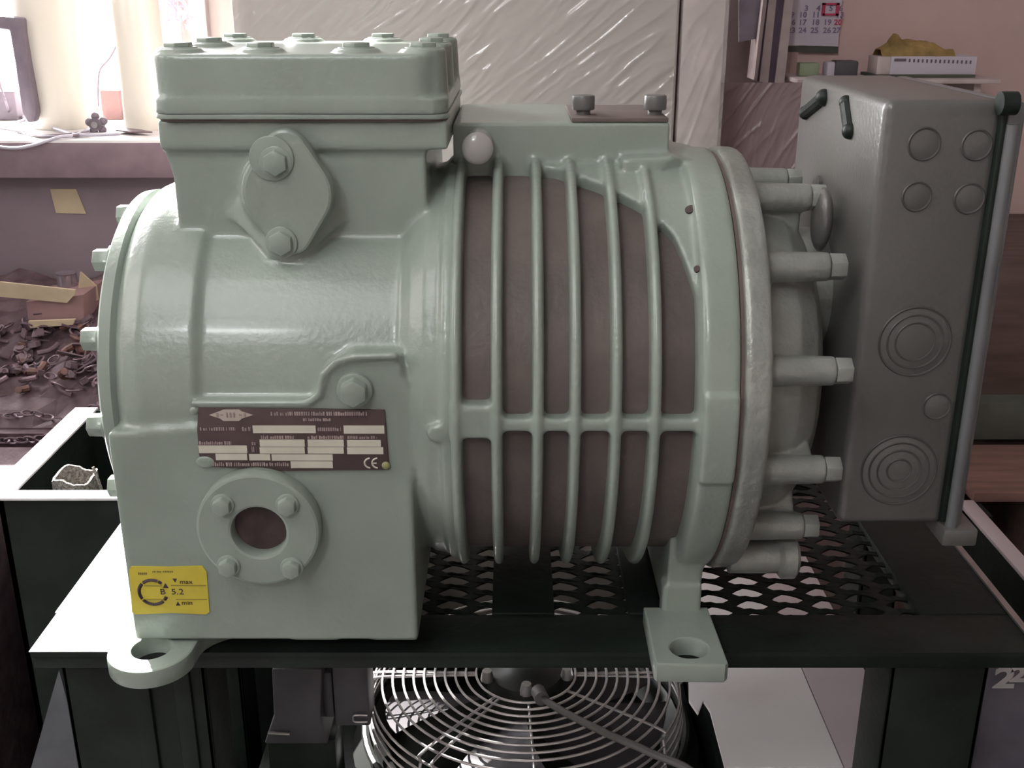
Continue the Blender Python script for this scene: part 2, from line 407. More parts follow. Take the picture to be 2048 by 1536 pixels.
# suction flange: round with port and four bolts
sf = W(515, 1062, .632)
plate('suction_flange', circ(sf.x, sf.z, .0405, 56), [circ(sf.x + .0005, sf.z - .0012, .0178, 36)], .014, 'paint', comp, Matrix.Translation((0, .639, 0)) @ FACE, .0022)
MB().cyl((sf.x, .6425, sf.z), (sf.x, .6455, sf.z), .022, n=32).build('port_dark_disc', 'dark_hole', comp, label='dark brown disc painting the depth of the round port')  # dark disc stands for the shaded inside of the uncut port hole
for (px, py) in ((444, 1012), (574, 1012), (456, 1134), (583, 1138)):
    p = W(px, py, .630); MB().cyl((p.x, .633, p.z), (p.x, .626, p.z), .0068, .0062, n=6).cyl((p.x, .633, p.z), (p.x, .6305, p.z), .0078, n=20).build('flange_bolt', 'paint', comp, bevel=.0008)
# screw plug in the notch
p = W(708, 783, .640); MB().cyl((p.x, .648, p.z), (p.x, .634, p.z), .0098, .0092, n=6).cyl((p.x, .648, p.z), (p.x, .641, p.z), .0115, n=28).build('screw_plug', 'paint', comp, bevel=.0012)
# round cap plug at the housing shoulder
p = W(955, 297, .735); MB().ball((p.x, .735, p.z), .0108, (1, .45, 1), 32).cyl((p.x, .735, p.z), (p.x, .80, p.z), .0098, n=32).build('cap_plug', mat('grey_cap', (.42, .40, .385), .25, 0, 30, .03, coat=.5), comp, label='shiny pale round cap plug')

# ---- nameplate
NP = .6432
n_ = MB(); 
poly = [W(396, 814, NP), W(769, 821, NP), W(771, 845, NP), W(778, 940, NP), W(560, 942, NP), W(425, 934, NP), W(398, 912, NP), W(394, 860, NP)]
plt_ = n_.prism([(q.x, NP, q.z) for q in poly], (0, .0025, 0)).build('nameplate', 'plate_dk', comp, bevel=.0003, label='dark brown type plate with pale printed fields and a CE mark')
f_ = MB()
for r in ((505, 851, 632, 866), (687, 851, 769, 867), (397, 891, 495, 906), (519, 879, 610, 893), (519, 894.2, 610, 907), (615, 879, 688, 893), (615, 894.2, 688, 907), (694, 880, 762, 893), (694, 894.2, 767, 908), (431, 907.4, 495, 920), (498, 908, 541, 920.5), (543, 908.5, 666, 921), (581, 922.4, 666, 936)):
    wrect(f_, *r, NP - .0001)
f_.build('printed_field', 'plate_lt', plt_, shade=False)
t_ = MB()
def dashes(mb, x0, x1, y0, y1, n, Y):
    x = x0; random.seed(int(x0 + y0))
    while x < x1:
        wd = random.uniform(2.2, 4.4); top = y0 + random.choice((0, 0, 0, (y1 - y0) * .25))
        wrect(mb, x, top, min(x + wd, x1), y1, Y); x += wd + random.choice((.9, .9, 1.1, 3.2))
for a in ((541, 734, 823.5, 831), (606, 662, 836.5, 842), (400, 471, 854.5, 861), (484, 502, 854, 862), (635, 682, 855, 862), (522, 588, 871.5, 877.5), (615, 687, 871.5, 877.5), (695, 754, 872, 877.5), (398, 463, 882.5, 889), (503, 512, 884, 890), (503, 513, 893, 904), (425, 578, 925, 932)):
    dashes(t_, a[0], a[1], a[2], a[3], 0, NP - .0001)
t_.build('printed_text', 'plate_tx', plt_, shade=False)
e_ = MB(); q = [W(x, y, NP - .0002) for x, y in ((418, 830), (440, 822), (447, 819), (478, 819), (484, 823), (506, 830), (484, 837), (478, 842), (447, 842), (440, 837))]
e_.prism([(v.x, NP - .0003, v.z) for v in q], (0, .0004, 0)).build('emblem', mat('emblem_pale', (.50, .43, .38), .5, 0, 60, .1), plt_, shade=False)
e_ = MB()
for a in ((432, 826, 437, 834), (440, 829, 446, 831), (452, 825, 456, 835), (459, 825, 463, 835), (466, 825, 470, 835), (478, 829, 484, 831), (487, 826, 491, 834)): wrect(e_, *a, NP - .0004)
e_.build('emblem_mark', 'plate_tx', plt_, shade=False)
cc = W(740, 926, NP); ce = MB(); rr = .0034
ce.torus((cc.x, NP - .0002, cc.z), rr, .0006, 'Y', 16, 4, math.radians(90), math.radians(270))
c2 = W(755, 926, NP); ce.torus((c2.x, NP - .0002, c2.z), rr, .0006, 'Y', 16, 4, math.radians(90), math.radians(270))
ce.box((c2.x - rr, NP - .0005, c2.z - .0004), (c2.x - .0005, NP, c2.z + .0004)); ce.build('ce_mark', 'plate_lt', plt_, shade=False)
for (px, py) in ((388, 822), (772, 931)):
    p = W(px, py, NP); MB().ball((p.x, NP, p.z), .0028, (1, .5, 1), 12).build('rivet', 'tape' if px > 700 else 'paint', plt_)
p = W(410, 924, NP); MB().ball((p.x, NP, p.z), .0050, (1.2, .18, .8), 12).build('paint_blob', 'paint', plt_)

# ---- yellow sticker
SK = .6443
poly = [W(258, 1139, SK), W(262, 1133, SK), W(340, 1134, SK), W(404, 1132, SK), W(413, 1144, SK), W(419, 1224, SK), W(412, 1229, SK), W(345, 1226, SK), W(270, 1229, SK), W(264, 1224, SK)]
st = MB().prism([(q.x, SK, q.z) for q in poly], (0, .0007, 0)).build('rotation_sticker', 'yellow', comp, shade=False, label='yellow oil level sticker reading B 5.2')
i_ = MB(); rc = W(306, 1184.5, SK); R_ = W(334, 1184, SK).x - rc.x
for a0, a1 in ((40, 62), (66, 128), (136, 212), (220, 268), (270, 312), (322, 338)):
    i_.torus((rc.x, SK - .0001, rc.z), R_ * (.98), .0012, 'Y', 12, 4, math.radians(a0 if a0 != 40 else 47), math.radians(a1))
def tri(mb, cx, cy, s, up, Y=SK): 
    c_ = W(cx, cy, Y); k = 1 if up else -1
    mb.prism([(c_.x - s, Y - .0002, c_.z - k * s), (c_.x + s, Y - .0002, c_.z - k * s), (c_.x, Y - .0002, c_.z + k * s)], (0, .0003, 0))
tri(i_, 331, 1171, .0019, True); tri(i_, 350, 1161, .0015, False); tri(i_, 356, 1207, .0016, True)
i_.build('ring_mark', 'ink', st, shade=False)
j_ = MB()
for a in ((288, 1171.3, 324, 1172), (342, 1170.6, 412, 1171.3), (292, 1199, 330, 1199.7), (352, 1198.5, 414, 1199.2)): wrect(j_, *a, SK - .0001)
dashes(j_, 276, 294, 1145, 1149, 0, SK - .0001); dashes(j_, 305, 346, 1142, 1144.5, 0, SK - .0001)
j_.build('fine_print', 'ink2', st, shade=False)
for s_, px, py, sz, mm in (('B', 325.5, 1184, .0062, 'ink'), ('5.2', 355, 1184, .0062, 'ink'), ('max', 372, 1164, .0045, 'ink'), ('min', 374, 1206, .0045, 'ink')):
    q = W(px, py, SK - .0002); text('lettering', s_, sz, q, mm, st, 1.15)

# ---- motor housing
ribx = [-.0097, .0164, .0400, .0658, .0904]
g = MB()
for x in [-.0355] + ribx:
    g.lathe([(x - .0042, .10), (x - .0040, .143), (x - .0033, .153), (x - .0015, .1555), (x + .0015, .1555), (x + .0033, .153), (x + .0040, .143), (x + .0042, .10)], AX, n=120)
# web band at the middle, front and back
bz = W(1200, 854, .63).z
for s_ in (-1, 1):
    g.box((-.04, AY + s_ * .12, bz - .0042), (.12, AY + s_ * .153, bz + .0042))
    g.box((-.04, AY + s_ * .12, bz - .009), (-.0097, AY + s_ * .153, bz + .0135))
# top pad carrying the hanger plate
padz = W(1100, 246, .765).z
g.box((-.041, .765, AZ + .10), (.1095, .90, padz))
# saddle closing the pockets at the top
def th0(x): 
    ks = [(-.045, 84), (.0, 84), (.03, 80), (.04, 76), (.0658, 68), (.09, 59), (.105, 50), (.112, 40), (.118, 30), (.121, 20)]
    for (a, b), (c_, d) in zip(ks, ks[1:]):
        if a <= x <= c_: return b + (d - b) * (x - a) / (c_ - a)
    return ks[-1][1]
xs = [-.045 + .166 * i / 40 for i in range(41)]; nt_ = 24
top, bot = [], []
for x in xs:
    a = th0(x); T = [math.radians(a + (180 - 2 * a) * j / nt_) if False else math.radians(a + (100 - a) * j / nt_) for j in range(nt_ + 1)]
    top.append([(x, AY - .151 * math.cos(t), AZ + .151 * math.sin(t)) for t in T]); bot.append([(x, AY - .115 * math.cos(t), AZ + .115 * math.sin(t)) for t in T])
A = [[g.b.verts.new(p) for p in r] for r in top]; B = [[g.b.verts.new(p) for p in r] for r in bot]
for i in range(40):
    for j in range(nt_):
        g.b.faces.new((A[i][j], A[i][j + 1], A[i + 1][j + 1], A[i + 1][j])); g.b.faces.new((B[i][j], B[i + 1][j], B[i + 1][j + 1], B[i][j + 1]))
    for j in (0, nt_): g.b.faces.new((A[i][j], A[i + 1][j], B[i + 1][j], B[i][j]))
for j in range(nt_):
    for i in (0, 40): g.b.faces.new((A[i][j], A[i][j + 1], B[i][j + 1], B[i][j]))
# flange
g.lathe([(.112, .10), (.1165, .150), (.119, .1565), (.122, .1575), (.1405, .1575), (.1425, .155), (.1425, .10)], AX, n=120)
for i in range(16):
    t0, t1 = math.radians(-12 + 22 * i / 16), math.radians(-12 + 22 * (i + 1) / 16)
    g.prism([(.1195, AY - .12 * math.cos(t0), AZ + .12 * math.sin(t0)), (.1195, AY - .1600 * math.cos(t0), AZ + .1600 * math.sin(t0)), (.1195, AY - .1600 * math.cos(t1), AZ + .1600 * math.sin(t1)), (.1195, AY - .12 * math.cos(t1), AZ + .12 * math.sin(t1))], (.0225, 0, 0))
# wedge cast onto pad and flange
q = W(1270, 300, .75)
g.prism([(.075, .745, padz - .022), (.1095, .745, padz - .020), (.14, .76, AZ + .150), (.14, .76, AZ + .12), (.075, .745, AZ + .12)], (0, .1, 0))
# strut down to the right foot
g.prism([(.112, .690, .615), (.1365, .690, .615), (.1385, .682, AZ - .10), (.112, .682, AZ - .10)], (0, .18, 0))
g.box((.109, .684, .617), (.1375, .70, .645))
g.build('motor_housing', 'paint', comp, remesh=.0017, smooth=4, ang=60)
MB().lathe([(-.042, .05), (-.042, .1425), (.116, .1425), (.116, .05)], AX, n=96).build('stator_shell', 'shell_brown', comp, label='dull brownish stator shell seen between the ribs')  # shell coloured darker and browner than the ribs
for (px, py, r) in ((1382, 404, .0030), (1411, 550, .0022)):
    pass
for t, rr, x in ((58, .152, .1165), (40, .153, .117)):
    t = math.radians(t); d = Vector((-.4, -math.cos(t), math.sin(t))).normalized(); pp = Vector((x, AY - rr * math.cos(t), AZ + rr * math.sin(t)))
    MB().cyl(pp - d * .004, pp + d * .0012, .0034 if rr == .152 else .0022, n=14).build('drain_hole', 'dark_hole', comp)
# right foot plate
fo = [(.0965, .690), (.0960, .621), (.0975, .618), (.1430, .617), (.1455, .620), (.1435, .690)]
fc = G(1378, 1297, .6245)
slot = circ(fc.x - .0012, fc.y, .0118, 16, PI / 2, 3 * PI / 2) + circ(fc.x + .0012, fc.y, .0118, 16, -PI / 2, PI / 2)
plate('mounting_foot', fo, [slot], .0145, 'paint', comp, Matrix.Translation((0, 0, .6178)), .0015)
plate('mounting_foot', [(a, 1.568 - b) for a, b in fo][::-1], [circ(fc.x, 1.568 - fc.y, .0125)], .0145, 'paint', comp, Matrix.Translation((0, 0, .6178)), .0015)
# hanger plate and its two screws on the pad
MB().box((W(1140, 246, .79).x, .767, padz + .0002), (.1085, .86, padz + .0032)).build('pad_gasket', 'gasket', comp, bevel=.0005)
for px in (1166, 1309):
    q = W(px, 236, .79); b_ = MB().cyl((q.x, .79, padz), (q.x, .79, padz + .0075), .0052, n=16).cyl((q.x, .79, padz + .0065), (q.x, .79, padz + .0165), .0082, .0080, n=20)
    b_.build('cap_screw', 'boxgrey', comp, bevel=.0008)
# bearing end cover
MB().lathe([(.1425, .10), (.1425, .1545), (.1450, .1545), (.1450, .10)], AX, n=96).build('flange_gasket', 'gasket', comp)
e = MB().lathe([(.1448, .10), (.1448, .1565), (.148, .158), (.1605, .1575), (.1625, .155), (.1645, .128), (.170, .122), (.190, .117), (.205, .104), (.2125, .088), (.2135, .02)], AX, n=96)
for k in range(12):
    t = math.radians(15 + 30 * k); y, z = AY - .1335 * math.cos(t), AZ + .1335 * math.sin(t)
    e.cyl((.155, y, z), (.2065, y, z), .0105, .0095, n=24)
    t2 = t; e.prism([(.16, AY - .09 * math.cos(t - .09), AZ + .09 * math.sin(t - .09)), (.16, AY - .132 * math.cos(t), AZ + .132 * math.sin(t)), (.16, AY - .09 * math.cos(t + .09), AZ + .09 * math.sin(t + .09))], (.042, 0, 0))
e.build('bearing_cover', 'alu', comp, remesh=.0017, smooth=3, ang=60)
for k in range(12):
    t = math.radians(15 + 30 * k); y, z = AY - .1335 * math.cos(t), AZ + .1335 * math.sin(t)
    hexbolt('cover_bolt', (.2065, y, z), (1, 0, 0), .0092, .0105, 'alu', comp, False)

# ---- terminal box
bx0, bx1, by0, by1, bz0, bz1 = .2265, .2995, .675, .880, CZ - .350, CZ - .0625
tb = MB().box((bx0, by0, bz0), (bx1, by1, bz1)).build('terminal_box', 'boxgrey', comp, bevel=.006, seg=3, label='grey sheet-metal terminal box with round knockouts')
MB().box((bx1 + .0002, by0 - .003, bz0 - .004), (bx1 + .0125, by1 + .003, bz1 - .001)).build('lid', 'lidgrey', tb, bevel=.0035, seg=3)
MB().box((bx1 - .003, by0 - .0045, bz0 + .004), (bx1 + .0005, by1, bz1 - .001)).build('lid_gasket', 'black', tb, bevel=.001)
# rolled front edge of the lid
MB().cyl((bx1 + .0045, by0 - .0035, bz0 - .012), (bx1 + .0045, by0 - .0035, bz1 - .014), .0042, n=16).build('edge_strip', 'lidgrey', tb)
def knockout(px, py, rpx, rings):
    q = W(px, py, by0); r = rpx / F * (by0 / ray(px, py).y)
    m_ = MB(); m_.cyl((q.x, by0 + .002, q.z), (q.x, by0 - .0006, q.z), r, n=40); o = m_.build('knockout', 'boxgrey', tb, bevel=.0003)
    for rr in rings:
        MB().torus((q.x, by0 - .0004, q.z), r * rr, .00085, 'Y', 48, 5).build('pressed_ring', 'knock', o)
for a in ((1848, 288, 31), (1953, 290, 29), (1833, 393, 28), (1938, 397, 29), (1873, 812, 26)): knockout(*a, (1.0,))
knockout(1829, 683, 71, (1.0, .78, .55)); knockout(1797, 940, 74, (1.0, .80, .58, .32))
for (pa, pb, wd) in (((1612, 225), (1648, 195), .005), ((1692, 205), (1700, 262), .0045)):
    def onleft(px, py):
        r = ray(px, py); t = (bx0 - .0006) / r.x; return Vector((bx0 - .0006, r.y * t, CZ + r.z * t))
    a, b = onleft(*pa), onleft(*pb)
    MB().cyl(a, b, wd, n=10).ball(b, wd * 1.25, n=12).ball(a, wd * 1.1, n=12).build('clip', 'black', tb)
a = onleft(1640, 365); MB().cyl(a + Vector((.003, 0, 0)), a - Vector((.002, 0, 0)), .005, n=14).build('grommet', 'cable', tb)
# neck joining cover and box
MB().cyl((.205, AY, AZ + .055), (.229, AY, AZ + .055), .045, n=40).build('terminal_neck', 'alu', comp, bevel=.001)
q = W(1690, 430, .70); MB().ball((q.x - .002, .745, q.z - .012), .014, (.5, 1, 1.6), 20).build('reflection_blob', 'boxgrey', comp)  # grey blob modelled where only a reflection shows
q = W(2005, 205, by0 - .003); MB().cyl((q.x - .004, by0 - .008, q.z), (q.x + .006, by0 - .008, q.z), .007, n=16).build('lid_clip', 'black', tb)
q = W(1900, 1085, .68); MB().box((q.x - .012, .665, bz0 - .012), (q.x + .012, .70, bz0 + .001)).build('mounting_tab', 'boxgrey', tb, bevel=.002)
for px in (1592,):
    MB().lathe([(0, .012), (.035, .012), (.038, .016), (.047, .016), (.05, .012)], (.158, .70, AZ - .125), n=24).build('oil_plug', 'alu', comp)

# ================================================================== steel stand
ZD = .61
stand = thing('steel_stand', (.02, .78, 0), 'black steel stand with expanded mesh deck carrying the compressor', 'stand')
XL, XR, YB, YE, MY0 = -.340, .376, .654, .945, .704
MB().box((XL, YB, ZD - .0135), (XR, MY0, ZD)).build('front_rail', 'black', stand, bevel=.0015)
MB().box((XL, YB - .0012, ZD - .003), (XR, YB, ZD + .0006)).build('weld_bead', 'black', stand)
MB().box((XL - .004, MY0 + .001, ZD - .012), (-.262, YE, ZD + .0008)).build('side_plate', 'scuff', stand, bevel=.0015, label='scuffed bright left deck plate')
MB().box((XL - .001, YB - .001, ZD + .0003), (-.262, MY0 - .0005, ZD + .0014)).build('corner_plate', mat('scraped_corner', (.025, .025, .026), .6, .1, 16, .1, .5, 60, col2=(.17, .165, .165), stretch=(1, .5, 1)), stand, label='scuffed bare metal patch at the left front corner')
MB().box((.306, MY0 + .001, ZD - .012), (XR, YE, ZD)).build('side_plate', 'black', stand, bevel=.0015)
MB().box((XL, YE, ZD - .02), (XR, YE + .03, ZD)).build('back_rail', 'black', stand, bevel=.0015)
MB().box((-.015, MY0, ZD - .006), (.032, YE, ZD + .0012)).build('cross_bar', 'black', stand, bevel=.001)
MB().box((.088, MY0, ZD - .006), (.112, YE, ZD + .0012)).build('cross_bar', 'black', stand, bevel=.001)
MB().box((XR - .004, YB, ZD + .0002), (XR + .001, YE, ZD + .0022)).build('edge_strip', 'steel', stand)
# expanded mesh: one cell, repeated into one panel
mm = MB(); px_, py_ = .0288, .0181; hx_, hy_ = .0132, .0069
x = -.262; col = 0
while x < .306 - .001:
    y = MY0 - (py_ / 2 if col % 2 else 0)
    while y < YE:
        cx, cy = x + px_ / 2, y + py_ / 2
        hole = [(-hx_, 0), (-hx_ * .55, -hy_ * .62), (-hx_ * .2, -hy_ * .75), (hx_ * .1, -hy_), (hx_ * .55, -hy_ * .7), (hx_, 0), (hx_ * .55, hy_ * .72), (hx_ * .1, hy_ * .86), (-hx_ * .2, hy_), (-hx_ * .6, hy_ * .7)]
        oy = py_ / 2; ox = px_ / 2
        rim = [(-ox, 0), (-ox, -oy), (-ox * .3, -oy), (ox * .1, -oy), (ox, -oy), (ox, 0), (ox, oy), (ox * .1, oy), (-ox * .3, oy), (-ox, oy)]
        for zz in (ZD - .005, ZD - .0038):
            Hh = [mm.b.verts.new((cx + a, min(max(cy + b, MY0), YE), zz + (.001 if i in (2, 3, 7, 8) else 0))) for i, (a, b) in enumerate(hole)]
            Rr = [mm.b.verts.new((cx + a, min(max(cy + b, MY0), YE), zz)) for a, b in rim]
            for i in range(10): mm.b.faces.new((Hh[i], Hh[(i + 1) % 10], Rr[(i + 1) % 10], Rr[i]))
        y += py_
    x += px_; col += 1
mm.build('expanded_mesh', 'black', stand, shade=False)
def leg(x0, x1, y0, ribs=()):
    m_ = MB().box((x0, y0, 0), (x1, y0 + .004, ZD - .013)).box((x0, y0, 0), (x0 + .004, y0 + .05, ZD - .013)).box((x1 - .004, y0, 0), (x1, y0 + .05, ZD - .013))
    for r in ribs: m_.box((r, y0 - .004, 0), (r + .012, y0 + .001, ZD - .02))
    m_.build('leg', 'black', stand, bevel=.001)
leg(-.326, -.222, .665, (-.275, -.245)); leg(.274, .345, .665); leg(-.326, -.27, YE - .03); leg(.336, .372, YE - .03)

# ================================================================== fan under the stand
FX, FY, FZ = .013, .86, .45
fan = thing('condenser_fan', (FX, FY, .40), 'axial fan under a round chromed wire guard below the stand', 'fan')
R0, NR = .1435, 11
for i in range(NR):
    R = R0 - i * .0097
    dz = -.010 * (i == 0) - .003 * (i == 1)
    MB().torus((FX, FY, FZ + dz), R, .00125, 'Z', 72, 6).build('guard_ring', 'wire', fan)
for i in range(1, 4):
    MB().torus((FX, FY, FZ - .010 - .009 * i), R0 + .002 * i * .6, .0012, 'Z', 72, 6).build('guard_ring', 'wire', fan)
for a in (-2.25, -2.15, -1.53, -.6, .62, 2.3, 1.57, 3.11, 3.17, .02, -.04):
    ca, sa = math.cos(a), math.sin(a)
    MB().tube([(FX + .045 * ca, FY + .045 * sa, FZ - .0022), (FX + (R0 - .006) * ca, FY + (R0 - .006) * sa, FZ - .003), (FX + R0 * ca, FY + R0 * sa, FZ - .012), (FX + (R0 + .004) * ca, FY + (R0 + .004) * sa, FZ - .042)], .0014).build('guard_spoke', 'wire', fan)
mo = MB().lathe([(-.055, .036), (-.004, .036), (.002, .034), (.006, .018), (.009, .012), (.009, .002)], (FX, FY, FZ), 'Z', 40).build('fan_motor', 'blackmetal', fan)
for (dx, dy) in ((-.036, -.012), (.038, -.008), (0, .04), (0, -.032)):
    MB().cyl((FX + dx, FY + dy, FZ), (FX + dx, FY + dy, FZ + .010), .0065, .0045, n=12).build('motor_nut', 'steel', mo)
for k in range(5):
    a0 = 2 * PI * k / 5 + .5; grid = []
    for i in range(7):
        r = .035 + (.132 - .035) * i / 6; row = []
        for j in range(7):
            t = a0 + (.85 - .1 * i / 6) * (j / 6 - .5) + .25 * i / 6; row.append((FX + r * math.cos(t), FY + r * math.sin(t), FZ - .046 + .026 * (j / 6)))
        grid.append(row)
    MB().quadsurf(grid, (0, 0, -.0012)).build('fan_blade', 'blade', fan)
sh = MB(); sh.lathe([(-.05, .150), (-.046, .1485), (-.09, .1485)], (FX, FY, FZ), 'Z', 64)
MB().torus((FX, FY, FZ - .05), .151, .004, 'Z', 64, 8).build('shroud_lip', 'blackmetal', fan)
hous = MB().box((-.24, .722, 0), (.182, 1.025, FZ - .09)).build('condenser_housing', 'black', None, bevel=.003)
tag(recenter(hous), 'black housing box beneath the round fan guard', 'housing')
MB().torus((FX, FY, FZ - .070), .146, .0178, 'Z', 64, 4).build('fan_shroud', 'blackmetal', fan)
cb = MB().tube([(W(1078, 1392, .80)), (W(1130, 1425, .775)), (W(1220, 1470, .74)), (W(1300, 1505, .71)), (W(1400, 1560, .68)), W(1430, 1700, .66)], .0032).cyl(W(1076, 1382, .81), W(1084, 1398, .795), .0065, n=14).build('power_cable', 'cable')
tag(recenter(cb), 'grey cable running from the fan motor down to the right', 'cable')
# white sheet cover right of the fan
wp = thing('sheet_cover', (.24, .9, .2), 'white sheet-metal cover with a seam beside the fan guard', 'cover')
def gpoly(pts, z): return [tuple(G(a, b, z)) for a, b in pts]
cs = G(1605, 1340, .45).x
lo = [(cs - .0008, 1.08), (cs - .0008, .66)] 
L = [G(1376, 1300, .45), G(1378, 1400, .45), G(1396, 1426, .45), G(1406, 1400, .45), G(1420, 1420, .45), G(1450, 1534, .45)]
MB().prism([(cs - .0006, L[-1].y, .447), (cs - .0006, 1.08, .447), (L[0].x, 1.08, .447)] + [(q.x, q.y, .447) for q in L], (0, 0, .003)).build('cover_panel', 'panel_w', wp, shade=False)
MB().prism([(cs + .0006, L[-1].y, .447), (.331, L[-1].y, .447), (.331, 1.08, .447), (cs + .0006, 1.08, .447)], (0, 0, .003)).build('cover_panel', 'panel_p', wp, shade=False)  # right panel coloured dimmer; its weaker light is put into the colour
MB().box((.186, L[-1].y + .002, 0), (.330, 1.078, .4465)).build('body', 'black', wp)
# junction box left of the fan
jb = thing('junction_box', (-.14, .80, .42), 'slate-grey plastic connector box left of the fan guard', 'connector')
a, b = W(548, 1338, .80), W(648, 1470, .80)
MB().prism([(W(548, 1325, .8).x, .79, W(548, 1325, .8).z), (W(648, 1325, .8).x, .79, W(648, 1325, .8).z), (W(645, 1420, .8).x, .79, W(645, 1420, .8).z), (W(660, 1474, .8).x, .79, W(660, 1474, .8).z), (W(533, 1474, .8).x, .79, W(533, 1474, .8).z), (W(552, 1420, .8).x, .79, W(552, 1420, .8).z)], (0, .05, 0)).build('body', 'gadget', jb, bevel=.002)
a, b = W(664, 1325, .80), W(742, 1448, .80); MB().box((a.x, .797, b.z), (b.x, .83, a.z)).build('bracket', 'gadget', jb, bevel=.002)
a, b = W(640, 1350, .80), W(668, 1440, .80); MB().box((a.x, .803, b.z), (b.x, .825, a.z)).build('hinge', 'gadget', jb, bevel=.002)
q0, q1 = W(706, 1437, .795), W(735, 1437, .795); MB().tube([q1 + Vector((0, 0, .0035)), q0 + Vector((.002, 0, .0035)), q0, q0 + Vector((.002, 0, -.0035)), q1 + Vector((0, 0, -.0035))], .001).build('wire_loop', 'wire', jb)
q0, q1 = W(536, 1466, .788), W(580, 1468, .788); MB().cyl(q0, q1, .0016, n=8).build('clip', 'steel', jb)
jbs = MB().box((-.218, .795, FZ - .0895), (-.157, .835, W(640, 1473, .8).z)).build('support_block', 'black', None, bevel=.002)
tag(recenter(jbs), 'dark block carrying the slate-grey connector box', 'block')

# ================================================================== left bin with roll
bn = thing('steel_bin', (-.4, 1.17, 0), 'open black steel bin with bright sunlit rims behind the stand', 'bin')
B0, B1, B2, B3, BZ = -.542, -.16, 1.03, 1.285, .55
MB().box((B0, B2, .0), (B1, B2 + .006, BZ - .002)).build('front_panel', 'black', bn)
MB().box((B0, B2, .0), (B0 + .006, B3, BZ - .002)).build('side_panel', 'black', bn)
MB().box((B1 - .006, B2, .0), (B1, B3, BZ - .002)).build('side_panel', 'black', bn)
MB().box((B0, B3 - .006, .0), (B1, B3, BZ - .002)).build('back_panel', 'black', bn)
MB().box((B0, B2, .02), (B1, B3, .03)).build('bottom_panel', 'black', bn)
MB().box((B0 - .004, B2 - .008, BZ - .002), (B1, B2 + .012, BZ + .001)).build('rim', 'whiteprint', bn, bevel=.0005)
MB().box((B0 - .014, B2 + .0135, BZ - .002), (B0 + .015, B3, BZ + .001)).build('rim', 'whiteprint', bn, bevel=.0005)
rl = MB(); rc_ = Vector((W(148, 940, 1.10).x, 1.10, 0)); n = 40; ra = .0245
ring = [[], [], [], []]
for i in range(n):
    t = 2 * PI * i / n; zt_ = W(148, 950, 1.10).z + .004 * math.sin(3 * t + 1) + random.uniform(-.001, .001)
    for k, (rr, z) in enumerate(((ra * 1.03, .06), (ra, zt_), (ra - .003, zt_), (ra - .003, .06))):
        ring[k].append(rl.b.verts.new((rc_.x + rr * math.cos(t), rc_.y + rr * math.sin(t), z)))
for k in range(4):
    for i in range(n): rl.b.faces.new((ring[k][i], ring[k][(i + 1) % n], ring[(k + 1) % 4][(i + 1) % n], ring[(k + 1) % 4][i]))
o = rl.build('woven_roll', 'roll'); tag(recenter(o), 'rolled grey woven tube standing in the black bin', 'roll')
p0 = W(186, 934, 1.075); o = MB().tube([p0, p0 + Vector((.006, -.003, -.02)), p0 + Vector((.009, -.004, -.045)), p0 + Vector((.009, -.004, -.12))], .0016).build('frayed_cord', 'roll')
tag(recenter(o), 'frayed pale cord hanging down the side of the woven roll', 'cord')

# ================================================================== right rail and rack
rr_ = thing('side_trolley', (.47, .95, 0), 'pale flat steel rail running toward the viewer right of the terminal box', 'trolley')
a, b = G(1937, 1000, .55), G(2075, 1170, .55)
MB().box((.4645, .70, .546), (.4815, a.y, .55)).build('rail', 'panel_p', rr_, bevel=.0006)
MB().box((.466, .70, .50), (.470, a.y, .546)).build('side_panel', 'black', rr_)
MB().box((.466, .70, 0), (.49, .73, .546)).box((.466, a.y - .03, 0), (.49, a.y, .546)).build('leg', 'black', rr_)
rk = thing('wooden_rack', (.78, 1.35, 0), 'dark wooden rack with reddish boards at the right edge', 'rack')
def boardpx(x0, y0, y1, Y, d, m, nm='board'):
    a, b = W(x0, y0, Y), W(2300, y1, Y); MB().box((a.x, Y, b.z), (b.x, Y + d, a.z)).build(nm, m, rk, bevel=.002)
boardpx(1945, 522, 800, 1.30, .30, 'wood', 'back_board')
boardpx(1940, 806, 880, 1.27, .30, 'greenbox', 'drawer_front')
boardpx(1935, 905, 965, 1.26, .30, 'wood', 'board')
a = W(1935, 970, 1.14); b = W(2300, 990, 1.14)
MB().box((a.x, 1.12, b.z), (b.x, 1.26, a.z)).build('shelf_board', 'wood2', rk, bevel=.002)
MB().box((a.x + .02, 1.30, 0), (a.x + .05, 1.55, b.z)).box((b.x - .05, 1.30, 0), (b.x, 1.55, b.z)).build('upright', 'wood', rk)
sk = MB(); grid = []
for i in range(9):
    row = []
    for j in range(9):
        u, v = i / 8, j / 8; q = Vector((.415 + .03 + .16 * u, .86 - .03 * math.sin(PI * u) + .008 * mnoise.noise(Vector((u * 4, v * 4, 0))), .12 + .345 * v)); row.append(q)
    grid.append(row)
sk.quadsurf(grid, (0, .09, 0)); o = sk.build('plastic_sack', 'bag', None, bevel=.004)
sack = thing('sack', (.52, .86, .1), 'lilac-grey sack with white print under the right end of the stand', 'bag')
o.data.transform(Matrix.Translation(-sack.location)); o.parent = sack; o.name = 'sack_body'
cu = bpy.data.curves.new('t', 'FONT'); cu.body = '2'; 
bpy.data.curves.remove(cu)
q = W(2012, 1362, .825); text('printed_mark', '2', .03, (q.x, .828, q.z), 'whiteprint', sack, 1.3, bold=.001)
q = W(2040, 1354, .825); text('printed_mark', '2', .022, (q.x, .828, q.z), 'whiteprint', sack, 1.3, bold=.001)
pal = MB().box((.40, .82, 0), (.64, .965, .12)).build('crate', 'black', None, bevel=.004); tag(recenter(pal), 'black crate under the lilac-grey sack', 'crate')

